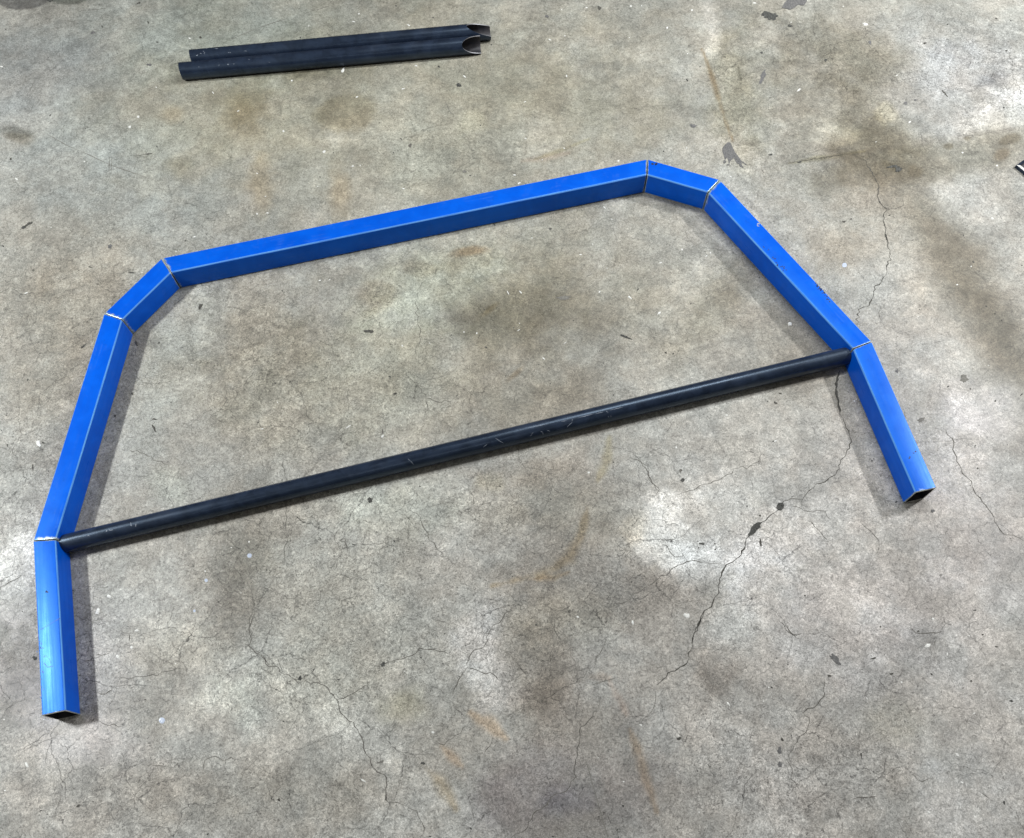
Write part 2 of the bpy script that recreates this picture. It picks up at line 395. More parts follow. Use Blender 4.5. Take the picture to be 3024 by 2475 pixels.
STREAKS = [
 ([(1735, 1500), (1712, 1590), (1680, 1650), (1600, 1695), (1455, 1730)], .45, (0.86, 0.76, 0.60)),
 ([(1680, 1690), (1640, 1705), (1560, 1712)], .25, (0.93, 0.80, 0.63)),
 ([(1252, 2262), (1290, 2300), (1325, 2345), (1346, 2390)], .42, (0.88, 0.77, 0.62)),
 ([(1390, 2105), (1440, 2135), (1495, 2182)], .4, (1.06, 0.89, 0.73)),
 ([(1300, 2200), (1335, 2235), (1365, 2265)], .3, (1.03, 0.87, 0.73)),
 ([(1860, 2155), (1885, 2220), (1910, 2310), (1940, 2400)], .35, (0.96, 0.83, 0.70)),
 ([(1800, 2010), (1830, 2070), (1850, 2110)], .3, (1.02, 0.90, 0.84)),
 ([(1735, 2000), (1800, 2000)], .3, (1.04, 0.96, 0.90)),
 ([(2073, 145), (2091, 190), (2110, 250), (2128, 310), (2145, 367), (2164, 415)], .22, (0.72, 0.60, 0.46)),
 ([(2328, 483), (2410, 468), (2483, 458), (2555, 446)], .25, (0.84, 0.81, 0.66)),
 ([(1800, 1290), (1790, 1360), (1765, 1420)], .4, (0.93, 0.87, 0.70)),
 ([(2550, 446), (2700, 425), (2860, 400), (3020, 378)], .35, (0.86, 0.85, 0.85)),
 ([(2180, 195), (2186, 230), (2195, 255)], .12, (0.50, 0.50, 0.46)),
 ([(1580, 470), (1640, 450), (1740, 410)], .2, (0.84, 0.82, 0.70)),
 ([(1540, 475), (1600, 470), (1680, 452)], .35, (0.97, 0.88, 0.84)),
]
floor = build_floor()

# ------------------------------------------------------------------ cracks and broken spots in the slab
def dark_material(name, lo, hi, rough=.95):
    k = NT(name); P = k.n('ShaderNodeTexCoord').outputs['Object']
    k.link(k.mix(k.ramp(k.noise(P, 260, 5, .7, 1), .35, .68), lo, hi), 'Base Color')
    k.b.inputs['Roughness'].default_value = rough; k.b.inputs['Specular IOR Level'].default_value = .2
    return k.m
M_CRACK = dark_material('dark_crack', (.045, .043, .038, 1), (.14, .135, .12, 1))  # dark colour of the wider cracks and small chips
M_HAIR = dark_material('hairline_crack', (.085, .08, .07, 1), (.20, .19, .17, 1))
M_SCUFF = dark_material('scuff', (.15, .145, .13, 1), (.26, .25, .225, 1))
M_SPALL = dark_material('exposed_grit', (.035, .036, .034, 1), (.13, .13, .12, 1))
M_TAR = dark_material('tar_patch', (.10, .10, .10, 1), (.21, .205, .20, 1), .8)

def crack(pts, wd, mat, jag=.22, taper=True, name='crack', z=.006, step=.18):
    q = [G(*p) for p in pts]
    path = []
    for i in range(len(q) - 1):
        a, b = q[i], q[i + 1]; L = (b - a).length; n = max(2, int(L / step))
        t = (b - a).normalized(); nn = Vector((-t.y, t.x, 0))
        for j in range(n):
            f = j / n; e = math.sin(math.pi * f)
            path.append(a + (b - a) * f + nn * random.uniform(-jag, jag) * min(1, L) * (.35 + .65 * e) * .55)
    path.append(q[-1])
    V = []; Fc = []
    N = len(path)
    for i, p in enumerate(path):
        t = (path[min(i + 1, N - 1)] - path[max(i - 1, 0)]).normalized(); nn = Vector((-t.y, t.x, 0))
        ta = min(1, min(i, N - 1 - i) / (N * .15) + .25) if taper else 1
        hw = wd * .37 * ta * random.choice((.45, .8, 1, 1, 1.5))
        V += [(p + nn * hw + Vector((0, 0, z))) * U, (p - nn * hw * random.uniform(.6, 1.2) + Vector((0, 0, z))) * U]
        if i: k = 2 * i; Fc.append((k - 2, k - 1, k + 1, k))
    return mesh(name, V, Fc, mat, floor)

def T(ox, oy, s, pts): return [(ox + x / s, oy + y / s) for x, y in pts]
c6 = (2000, 818, 2.0713); c3 = (2000, 0, 2.0713); r4 = (1800, 1300, 2.8929); r6 = (700, 1800, 2.3567)
r7 = (1500, 1800, 2.571); c5 = (1000, 818, 2.0713); c4 = (0, 818, 2.0713); c1 = (0, 0, 2.0713); c2 = (1000, 0, 2.0713)
r5 = (0, 1600, 1.984); r8 = (2300, 1700, 2.2403)
WIDE = [(c6, [(993, 575), (975, 640), (972, 700), (985, 760), (995, 845)], .14),
 (c3, [(680, 1000), (850, 970), (1000, 950), (1060, 940)], .045),
 (c3, [(1275, 1430), (1278, 1450), (1284, 1475)], .09)]
MAIN = [(c6, [(995, 845), (1030, 900), (1050, 960), (1065, 1010), (1040, 1060), (1000, 1120), (990, 1170), (950, 1220), (900, 1255), (850, 1265), (815, 1300), (790, 1330), (765, 1360), (757, 1405)], .05),
 (r4, [(1455, 570), (1430, 600), (1380, 635), (1350, 662), (1310, 700), (1240, 750), (1185, 820), (1160, 880), (1155, 930), (1105, 1000), (1020, 1050), (975, 1110), (955, 1160), (940, 1215), (930, 1300), (890, 1370), (870, 1420), (810, 1460), (775, 1510), (750, 1590), (720, 1670), (705, 1736)], .07),
 (r7, [(1500, 5), (1440, 110), (1410, 200), (1400, 280), (1370, 330), (1360, 400), (1310, 440), (1240, 470), (1180, 530), (1130, 575)], .055),
 (r6, [(70, 260), (180, 325), (220, 395), (290, 405), (300, 430), (370, 460), (430, 510), (540, 508), (610, 530), (650, 580), (700, 630), (710, 690), (740, 740), (810, 785), (850, 860), (880, 930), (890, 990), (930, 1060), (945, 1100), (975, 1130), (1025, 1150), (1045, 1220), (1035, 1300), (1060, 1350), (1150, 1358), (1200, 1385)], .05),
 (r6, [(1925, 0), (1780, 110), (1750, 170), (1730, 240), (1700, 270), (1650, 285), (1615, 330), (1600, 400)], .05),
 (r7, [(700, 660), (690, 735), (650, 780), (620, 840), (555, 890), (550, 960), (530, 1050), (515, 1170), (505, 1250), (515, 1270), (430, 1380), (330, 1430), (270, 1500), (200, 1540), (180, 1590), (130, 1680), (0, 1736)], .055),
 (c3, [(1165, 930), (1165, 1020), (1195, 1070), (1220, 1110), (1230, 1160), (1225, 1200), (1250, 1250), (1285, 1285), (1262, 1320), (1270, 1380), (1275, 1430), (1290, 1500), (1305, 1560), (1280, 1640), (1270, 1690), (1240, 1736)], .055),
 (c6, [(1265, 0), (1245, 35), (1205, 60), (1195, 130), (1175, 175), (1110, 200), (1100, 290)], .055),
]
HAIR = [(c6, [(765, 1360), (700, 1355), (650, 1372), (640, 1400)], .045),
 (r4, [(960, 1050), (800, 1050), (690, 1035), (630, 1060), (560, 1080), (510, 1130), (300, 1260), (150, 1370), (0, 1430)], .04),
 (r4, [(1550, 560), (1630, 580), (1700, 610), (1840, 610), (1890, 680)], .035),
 (r4, [(200, 120), (320, 220), (350, 330), (430, 425), (360, 500)], .035),
 (r4, [(560, 480), (640, 440), (760, 400), (860, 370), (980, 310), (1100, 240), (1270, 215), (1290, 130)], .035),
 (r4, [(640, 980), (560, 1000), (430, 860), (600, 870)], .03),
 (r4, [(1470, 1560), (1540, 1640), (1640, 1700)], .04),
 (r6, [(120, 20), (85, 120), (95, 230), (70, 260)], .04),
 (r6, [(700, 625), (780, 600), (850, 555), (890, 530), (920, 545)], .04),
 (r6, [(930, 390), (1000, 400), (1050, 370), (1110, 350), (1220, 320), (1270, 270), (1350, 275), (1440, 290), (1500, 320)], .045),
 (r6, [(1600, 400), (1540, 490), (1515, 545), (1500, 600)], .04),
 (r6, [(1600, 400), (1700, 440), (1790, 455), (1820, 490)], .04),
 (r6, [(1200, 1385), (1250, 1400), (1285, 1480), (1300, 1560)], .035),
 (r6, [(1390, 920), (1440, 940), (1520, 880), (1600, 800)], .03),
 (r6, [(1780, 870), (1760, 950), (1720, 1000)], .03),
 (r7, [(1115, 620), (1110, 740), (1060, 810), (1010, 860), (930, 885)], .04),
 (r7, [(750, 230), (710, 310), (670, 360), (660, 430)], .035),
 (r7, [(350, 80), (350, 150), (380, 200), (420, 260)], .035),
 (r7, [(240, 145), (350, 150)], .03),
 (c3, [(1285, 1285), (1330, 1280), (1380, 1260), (1385, 1200)], .04),
 (c6, [(1240, 180), (1235, 240), (1245, 285)], .03),
 (c6, [(1640, 930), (1690, 1010), (1695, 1080), (1725, 1150), (1740, 1200), (1800, 1250), (1830, 1330), (1890, 1400), (1940, 1470), (1955, 1520), (2000, 1575), (2080, 1590), (2121, 1615)], .045),
 (c6, [(1120, 1500), (1190, 1560), (1230, 1610), (1220, 1690)], .03),
 (c6, [(440, 1160), (500, 1130), (510, 1060)], .03),
 (c6, [(800, 1490), (860, 1540), (920, 1610)], .03),
 (c5, [(440, 620), (490, 670), (535, 740), (600, 760), (700, 765)], .045),
 (c5, [(535, 740), (545, 810), (520, 870)], .04),
 (c5, [(420, 1410), (480, 1450), (510, 1520), (550, 1590), (610, 1670), (640, 1700)], .04),
 (c5, [(475, 140), (480, 260), (500, 340), (470, 470)], .03),
 (c5, [(0, 1620), (40, 1600), (60, 1690)], .035),
 (c5, [(1780, 1100), (1880, 1170), (1900, 1240), (1960, 1310)], .035),
 (c5, [(590, 980), (600, 1020)], .04),
 (c4, [(740, 1055), (880, 1085), (990, 1130), (1060, 1180)], .035),
 (c4, [(1730, 1130), (1745, 1220), (1755, 1260)], .035),
 (c4, [(1755, 1370), (1745, 1500), (1760, 1620), (1740, 1736)], .035),
 (c4, [(1380, 640), (1390, 750), (1340, 820), (1280, 870)], .03),
 (r5, [(560, 660), (600, 665), (650, 650)], .04),
 (r5, [(570, 885), (620, 890), (660, 865)], .05),
 (r5, [(690, 800), (760, 805), (840, 790), (920, 785), (990, 755), (1090, 735)], .04),
 (r5, [(760, 590), (755, 540), (700, 520)], .03),
 (r5, [(1470, 290), (1490, 370), (1465, 440), (1470, 590)], .04),
 (r5, [(1430, 600), (1500, 650), (1555, 690), (1587, 730)], .045),
 (r5, [(0, 270), (60, 235), (130, 190)], .045),
 (r5, [(850, 1320), (940, 1310), (1010, 1325), (1080, 1290)], .03),
 (r5, [(1190, 1340), (1200, 1280), (1260, 1260), (1380, 1280)], .03),
 (r5, [(580, 1050), (640, 1075), (720, 1080)], .04),
 (r8, [(0, 300), (50, 360), (90, 390), (140, 390)], .035),
 (r8, [(305, 700), (295, 760), (300, 800), (260, 850), (190, 880), (160, 910)], .05),
 (r8, [(300, 800), (345, 825)], .035),
 (r8, [(160, 910), (200, 940), (190, 1000), (120, 1100), (60, 1200)], .035),
 (r8, [(50, 1210), (90, 1280), (80, 1340), (130, 1410)], .035),
 (r8, [(480, 1480), (560, 1470), (650, 1460)], .04),
 (r8, [(865, 340), (905, 380), (1010, 378), (1080, 368)], .045),
 (r8, [(1045, 410), (1035, 480)], .035),
 (r8, [(870, 1310), (950, 1365), (1010, 1340)], .03),
 (r8, [(1330, 1430), (1400, 1480)], .03),
]
SCUFF = [(c1, [(270, 810), (400, 885), (560, 955), (700, 1020), (850, 1070), (960, 1110)], .05),
 (c1, [(168, 580), (215, 490)], .07), (c1, [(1350, 270), (1500, 205), (1640, 150), (1760, 115)], .04),
 (c1, [(1915, 68), (2020, 35)], .05), (c1, [(455, 72), (600, 58), (680, 45)], .045),
 (c1, [(670, 960), (668, 1050)], .05), (c1, [(684, 960), (682, 1050)], .04),
 (c1, [(960, 1460), (1030, 1445)], .05), (c1, [(1640, 1050), (1760, 1015)], .04),
 (r7, [(630, 575), (812, 522)], .09), (r7, [(590, 1140), (640, 1320), (700, 1530), (760, 1736)], .045),
 (c2, [(440, 1060), (475, 1035)], .07), (c2, [(650, 620), (690, 700)], .05),
 (c3, [(1280, 190), (1345, 182)], .06), (c3, [(1295, 1138), (1345, 1146)], .05),
 (c5, [(1040, 805), (1110, 795)], .05), (c3, [(1900, 635), (1950, 625)], .05)]
for o_, p_, wd in WIDE: crack(T(*o_, p_), wd, M_CRACK, .10, step=.12)
for i_, (o_, p_, wd) in enumerate(MAIN): crack(T(*o_, p_), wd * (.85 if i_ in (3, 4, 5) else 1), M_HAIR if i_ in (3, 4, 5) else M_CRACK, .26, step=.14)
for o_, p_, wd in HAIR: crack(T(*o_, p_), wd, M_HAIR, .25)
for o_, p_, wd in SCUFF: crack(T(*o_, p_), wd, M_SCUFF, .02, name='scuff_mark', step=.5)

def patch(px, py, rx, ry, ang, mat, name='chip', fray=.35, n=22, z=.009, pts=None):
    a = math.radians(ang); V = []; z += random.uniform(0, .006)
    ph = [random.uniform(0, 6.28) for _ in range(4)]
    if pts: ring = pts
    else:
        ring = []
        for i in range(n):
            t = 2 * math.pi * i / n
            r = 1 + fray * (.45 * math.sin(2 * t + ph[0]) + .4 * math.sin(3 * t + ph[1]) + .4 * math.sin(5 * t + ph[2]) + .35 * math.sin(9 * t + ph[3]))
            x = rx * r * math.cos(t); y = ry * r * math.sin(t)
            ring.append((px + x * math.cos(a) + y * math.sin(a), py - x * math.sin(a) + y * math.cos(a)))
    V = [(G(*p) + Vector((0, 0, z))) * U for p in ring]
    return mesh(name, V, [tuple(range(len(ring)))[::-1]], mat, floor)
def TP(o, pts): return T(*o, pts)
patch(2232, 1559, 0, 0, 0, M_SPALL, 'spalled_hole', pts=TP(r4, [(1305, 700), (1285, 725), (1290, 745), (1262, 765), (1240, 795), (1215, 812), (1190, 820), (1183, 805), (1200, 780), (1210, 745), (1235, 718), (1262, 703)]))
patch(2304.5, 1496, 0, 0, 0, M_SPALL, 'spalled_hole', pts=TP(r4, [(1445, 535), (1480, 535), (1492, 555), (1488, 580), (1465, 602), (1440, 598), (1424, 578), (1432, 552)]))
patch(2156, 460, 0, 0, 0, M_TAR, 'tar_patch', pts=TP(c3, [(305, 872), (325, 872), (340, 905), (352, 930), (372, 955), (392, 985), (398, 1030), (388, 1008), (365, 1000), (345, 968), (325, 985), (318, 1005), (305, 965), (292, 980), (282, 945), (275, 925), (280, 900)]))
for q_ in ((2140, 478, 4, 5, 20), (2189, 490, 3, 8, 35), (2197, 482, 9, 2, -35), (2176, 470, 12, 2.5, -50), (2150, 487, 5, 2, 0), (2136, 440, 3, 4, 0)):
    patch(*q_, M_TAR, 'tar_patch')
patch(2345, 14, 0, 0, 0, M_TAR, 'tar_patch', pts=TP(c3, [(690, -20), (760, -25), (795, 5), (775, 35), (740, 30), (715, 50), (690, 62), (640, 48), (655, 20)]))
for a in [(2252, 228, 6, 22, -25, M_TAR), (2271, 45, 24, 9, 0, M_SPALL), (2278, 52, 12, 9, 0, M_SPALL), (2047, 372, 10, 5, 0, M_TAR),
          (2333, 77, 8, 3, 0, M_SPALL), (2249, 156, 4, 3, 0, M_SPALL), (2438, 178, 4, 4, 0, M_SPALL), (2569, 126, 4, 6, 0, M_TAR),
          (2731, 128, 5, 2.5, 0, M_CRACK), (2652, 500, 8, 10, 0, M_SPALL), (2636, 492, 14, 4, 10, M_SPALL), (2492, 655, 4, 3, 0, M_CRACK),
          (2513, 647, 2.5, 2, 0, M_CRACK), (2627, 636, 3, 2, 0, M_CRACK), (2361, 479, 6, 2.5, 0, M_SPALL), (2276, 457, 5, 3, 0, M_SPALL), (1770, 24, 5, 5, 0, M_CRACK),
          (1615, 49, 5, 4, 0, M_TAR), (410, 9.5, 5, 2.5, 20, M_CRACK), (438, 67, 2, 4, 25, M_CRACK), (302, 79, 2, 3, 25, M_CRACK),
          (275, 97, 6, 4, 0, M_TAR), (592, 111, 3.5, 3, 0, M_CRACK), (441, 192, 7, 4, 0, M_TAR), (440, 455, 9, 1.8, 8, M_CRACK), (420, 458, 14, 1, 8, M_SCUFF),
          (246, 1023, 8, 3, 40, M_CRACK), (403, 1015, 3, 9, 25, M_CRACK), (470, 1013, 3, 3, 0, M_CRACK), (592, 905, 5, 8, -40, M_CRACK),
          (455, 1265, 3, 11, 22, M_CRACK), (455, 1238, 7, 2, 0, M_CRACK), (82, 1122, 3, 2.5, 0, M_CRACK), (97, 1380, 2.5, 8, 0, M_CRACK), (340, 1229, 3, 4, 0, M_CRACK),
          (391, 1163, 3, 4, 0, M_CRACK), (128, 1308, 4, 2.5, 0, M_CRACK), (22, 1315, 2, 4, 0, M_CRACK), (506, 1188, 3, 1.5, 0, M_CRACK),
          (1089, 979, 13, 5, -5, M_CRACK), (1098, 979, 5, 4, 0, M_CRACK), (1167, 1163, 5, 3, 0, M_CRACK), (1093, 1477, 8, 7, 0, M_SPALL), (1130, 1275, 2, 6, 0, M_HAIR),
          (1847, 995, 16, 3, -20, M_SPALL), (1665, 880, 22, 5, 5, M_SCUFF), (1966, 1042, 3, 2.5, 0, M_CRACK), (1988, 1045, 3, 2, 0, M_CRACK), (1812, 1167, 2, 2, 0, M_CRACK),
          (2304, 1162, 4, 2, 0, M_CRACK), (2290, 1190, 5, 3, -30, M_CRACK), (2014, 1418, 5, 4, 0, M_SPALL), (2010, 1390, 4, 4, 0, M_HAIR), (2017, 1418, 5, 5, 0, M_SPALL),
          (2112, 1623, 2.5, 2.5, 0, M_CRACK), (2111, 1606, 2.5, 2, 0, M_CRACK), (2073, 1606, 8, 3, 0, M_SPALL), (2244, 1523, 3, 2.5, 0, M_CRACK), (2246, 1603, 3, 12, 10, M_CRACK),
          (2754, 1509, 5, 5, -30, M_TAR), (2887, 1383, 2.5, 2, 0, M_CRACK), (2649, 1096, 5, 4, 0, M_TAR), (2847, 1118, 12, 10, 0, M_SCUFF), (2866, 1149, 2, 2, 0, M_CRACK),
          (2720, 1240, 12, 5, 20, M_SCUFF), (2467, 1947, 22, 7, -45, M_TAR), (2450, 1996, 6, 3, 0, M_CRACK), (2310, 2184, 6, 3, -50, M_CRACK), (2302, 2216, 5, 12, 0, M_TAR), (2303, 2258, 5, 9, 0, M_TAR),
          (2005, 2181, 7, 4.5, 0, M_CRACK), (2543, 2230, 2.5, 7, 0, M_CRACK), (2632, 1990, 5, 3, 0, M_CRACK), (2580, 1944, 6, 2.5, 10, M_CRACK), (2902, 1874, 3, 2, 30, M_CRACK),
          (2943, 1910, 5, 1.5, -15, M_CRACK), (2712, 1864, 3, 2.5, 0, M_CRACK), (2600, 1851, 2.5, 2, 0, M_CRACK), (2868, 2011, 3, 2.5, 0, M_CRACK), (2377, 1759, 3, 2, 0, M_CRACK),
          (2965, 2370, 3, 5, 0, M_SPALL), (2986, 2070, 5, 3, 0, M_SPALL), (231, 2380, 6, 3, 35, M_CRACK), (121, 2394, 4, 1.5, 20, M_CRACK), (103, 1944, 6, 6, 0, M_SPALL), (429, 2066, 2, 2, 0, M_CRACK),
          (1249, 2254, 6, 4, 0, M_SPALL), (1124, 2250, 11, 3, 25, M_SCUFF), (886, 2003, 5, 7, 0, M_SPALL), (1131, 1962, 8, 5, 30, M_SPALL), (824, 2362, 4, 4, 0, M_CRACK), (1140, 2356, 2.5, 8, 0, M_CRACK),
          (1784, 2400, 3, 2, 0, M_CRACK), (1768, 2412, 3, 2, 0, M_CRACK), (1840, 2380, 3, 3, 0, M_SPALL), (1270, 2470, 4, 2, 0, M_SPALL), (32, 470, 3, 3, 0, M_CRACK), (85, 662, 12, 4, 30, M_CRACK), (70, 672, 6, 4, 0, M_SPALL),
          (98, 798, 4, 2, 0, M_CRACK), (325, 728, 6, 6, 0, M_TAR), (268, 790, 6, 2, -20, M_CRACK), (390, 806, 10, 2, 0, M_CRACK), (1211, 430, 5, 5, 0, M_HAIR), (1372, 507, 5, 4, 0, M_SCUFF), (1355, 252, 8, 5, 0, M_SPALL),
          (146, -2, 12, 7, 0, M_SPALL), (2942, 55, 3, 2, 0, M_CRACK), (2972, 150, 3, 2, 0, M_CRACK), (2790, 276, 2, 13, 40, M_CRACK), (2674, 305, 6, 4, 0, M_TAR), (2703, 296, 4, 3, 0, M_TAR)]:
    patch(*a)

# ------------------------------------------------------------------ steel materials
def blue_material():
    k = NT('blue_steel_paint'); P = k.n('ShaderNodeTexCoord').outputs['Object']
    mp = k.n('ShaderNodeMapping', {'Vector': P, 'Scale': (3.0, 90.0, 90.0)}).outputs[0]   # drawn along the tube
    st = k.noise(mp, 1.0, 4, .6)
    blot = k.noise(P, 14, 5, .6, .5)
    base = k.mix(k.ramp(blot, .3, .7), (.0002, .090, .64, 1), (.0004, .118, .76, 1))
    base = k.mix(k.math('MULTIPLY', k.ramp(st, .35, .75), .25), base, (.0003, .070, .50, 1))
    sm = k.math('MULTIPLY', k.ramp(k.noise(P, 22, 6, .7, .7), .50, .72), k.ramp(k.noise(mp, 3.0, 3, .6), .35, .7))
    base = k.mix(k.math('MULTIPLY', sm, .16), base, (.16, .30, .62, 1))
    dk = k.ramp(k.noise(P, 38, 6, .72, 1.0), .60, .70)
    base = k.mix(k.math('MULTIPLY', dk, .22), base, (.004, .05, .26, 1))
    # rubbed marks: mill scale showing through
    sc = k.noise(P, 85, 5, .72, .6); rg = k.ramp(k.noise(P, 7, 3, .6), .53, .66)
    spots = k.math('MULTIPLY', k.ramp(sc, .655, .685), rg)
    ed = k.attr('worn')
    base = k.mix(k.math('MULTIPLY', spots, .75), base, (.020, .045, .085, 1))
    # bright bare steel at the sawn ends and an edge highlight painted along the bends
    gn = k.noise(P, 60, 4, .65)
    bend = k.math('MULTIPLY', k.ramp(k.attr('bend'), .45, .95), k.ramp(k.noise(mp, 2.2, 4, .7), .30, .60, .35, 1.0))
    base = k.mix(k.math('MULTIPLY', bend, .7), base, (.22, .52, .92, 1))
    edm = k.ramp(k.math('ADD', ed, k.math('MULTIPLY', k.math('SUBTRACT', gn, .5), .75)), .42, .66)
    steel = k.mix(k.ramp(k.noise(P, 150, 3, .6), .35, .65), (.26, .36, .36, 1), (.62, .68, .64, 1))
    base = k.mix(edm, base, steel)
    k.link(base, 'Base Color')
    k.link(k.ramp(k.math('ADD', st, k.math('MULTIPLY', blot, .4)), .4, 1.0, .26, .44), 'Roughness')
    k.link(k.math('MULTIPLY', edm, .5), 'Metallic')
    k.b.inputs['Specular IOR Level'].default_value = .55
    k.b.inputs['Specular Tint'].default_value = (.14, .60, 1.0, 1)
    bp = k.n('ShaderNodeBump', {'Height': k.math('ADD', st, k.noise(P, 240, 3, .6)), 'Strength': .10, 'Distance': .0006})
    k.link(bp.outputs[0], 'Normal')
    return k.m

def bare_material():
    k = NT('bare_cut_steel'); P = k.n('ShaderNodeTexCoord').outputs['Object']
    k.link(k.mix(k.ramp(k.noise(P, 300, 3, .7), .35, .65), (.50, .50, .48, 1), (.86, .86, .82, 1)), 'Base Color')
    k.b.inputs['Metallic'].default_value = .45; k.b.inputs['Roughness'].default_value = .42
    return k.m

def black_material(name='black_mill_scale'):
    k = NT(name); P = k.n('ShaderNodeTexCoord').outputs['Object']
    mp = k.n('ShaderNodeMapping', {'Vector': P, 'Scale': (5.0, 60.0, 60.0)}).outputs[0]
    st = k.noise(mp, 1.0, 4, .6); bl = k.noise(P, 30, 5, .65, .5)
    base = k.mix(k.ramp(bl, .3, .7), (.008, .013, .026, 1), (.018, .028, .052, 1))
    # grey handling dust and long rubbed streaks
    du = k.math('MULTIPLY', k.ramp(k.noise(P, 13, 5, .65, .4), .48, .72), k.ramp(st, .35, .7))
    base = k.mix(k.math('MULTIPLY', du, .30), base, (.065, .080, .115, 1))
    # short bright scratches
    sv = k.n('ShaderNodeMapping', {'Vector': P, 'Scale': (22.0, 60.0, 60.0), 'Rotation': (0, 0, .5)}).outputs[0]
    sc = k.math('MULTIPLY', k.ramp(k.noise(sv, 3.0, 4, .75, 1.5), .70, .735), k.ramp(k.noise(P, 9, 2, .5), .50, .62))
    base = k.mix(k.math('MULTIPLY', sc, .6), base, (.38, .42, .5, 1))
    k.link(base, 'Base Color')
    k.link(k.ramp(st, .3, .75, .22, .38), 'Roughness')
    k.b.inputs['Specular IOR Level'].default_value = .62
    k.b.inputs['Specular Tint'].default_value = (.60, .78, 1.0, 1)
    bp = k.n('ShaderNodeBump', {'Height': k.math('ADD', k.math('MULTIPLY', st, .6), k.noise(P, 200, 3, .6)), 'Strength': .12, 'Distance': .0006})
    k.link(bp.outputs[0], 'Normal')
    return k.m
def inside_material():
    k = NT('tube_inside'); P = k.n('ShaderNodeTexCoord').outputs['Object']
    k.link(k.mix(k.ramp(k.noise(P, 40, 4, .6), .3, .7), (.02, .022, .028, 1), (.055, .05, .055, 1)), 'Base Color')
    k.b.inputs['Roughness'].default_value = .5
    return k.m
M_BLUE, M_BARE, M_BLACK, M_IN = blue_material(), bare_material(), black_material(), inside_material()
k = NT('dull_cut_steel'); k.b.inputs['Base Color'].default_value = (.34, .34, .36, 1); k.b.inputs['Metallic'].default_value = .4; k.b.inputs['Roughness'].default_value = .5; M_RIM = k.m
k = NT('scratch_steel'); k.b.inputs['Base Color'].default_value = (.34, .38, .45, 1); k.b.inputs['Roughness'].default_value = .4; M_SCR = k.m
k = NT('rubbed_dark'); k.b.inputs['Base Color'].default_value = (.012, .022, .05, 1); k.b.inputs['Roughness'].default_value = .6; M_RUB = k.m

k = NT('rubbed_blue'); k.b.inputs['Base Color'].default_value = (.015, .10, .40, 1); k.b.inputs['Roughness'].default_value = .5; M_RUB2 = k.m
# ------------------------------------------------------------------ square tube pieces
def section(r=.085, wt=.0, seg=5):
    """rounded square outline, width 1, centre (0,.5); wt = wall thickness inwards"""
    out = []; h = .5 - wt; rr = max(r - wt, .03)
    for cx, cz, a0 in ((h - rr, h - rr, 0), (-h + rr, h - rr, 90), (-h + rr, -h + rr, 180), (h - rr, -h + rr, 270)):
        for i in range(seg + 1):
            a = math.radians(a0 + 90 * i / seg)
            out.append((cx + rr * math.cos(a), cz + rr * math.sin(a)))
    return out   # (y lateral, z)

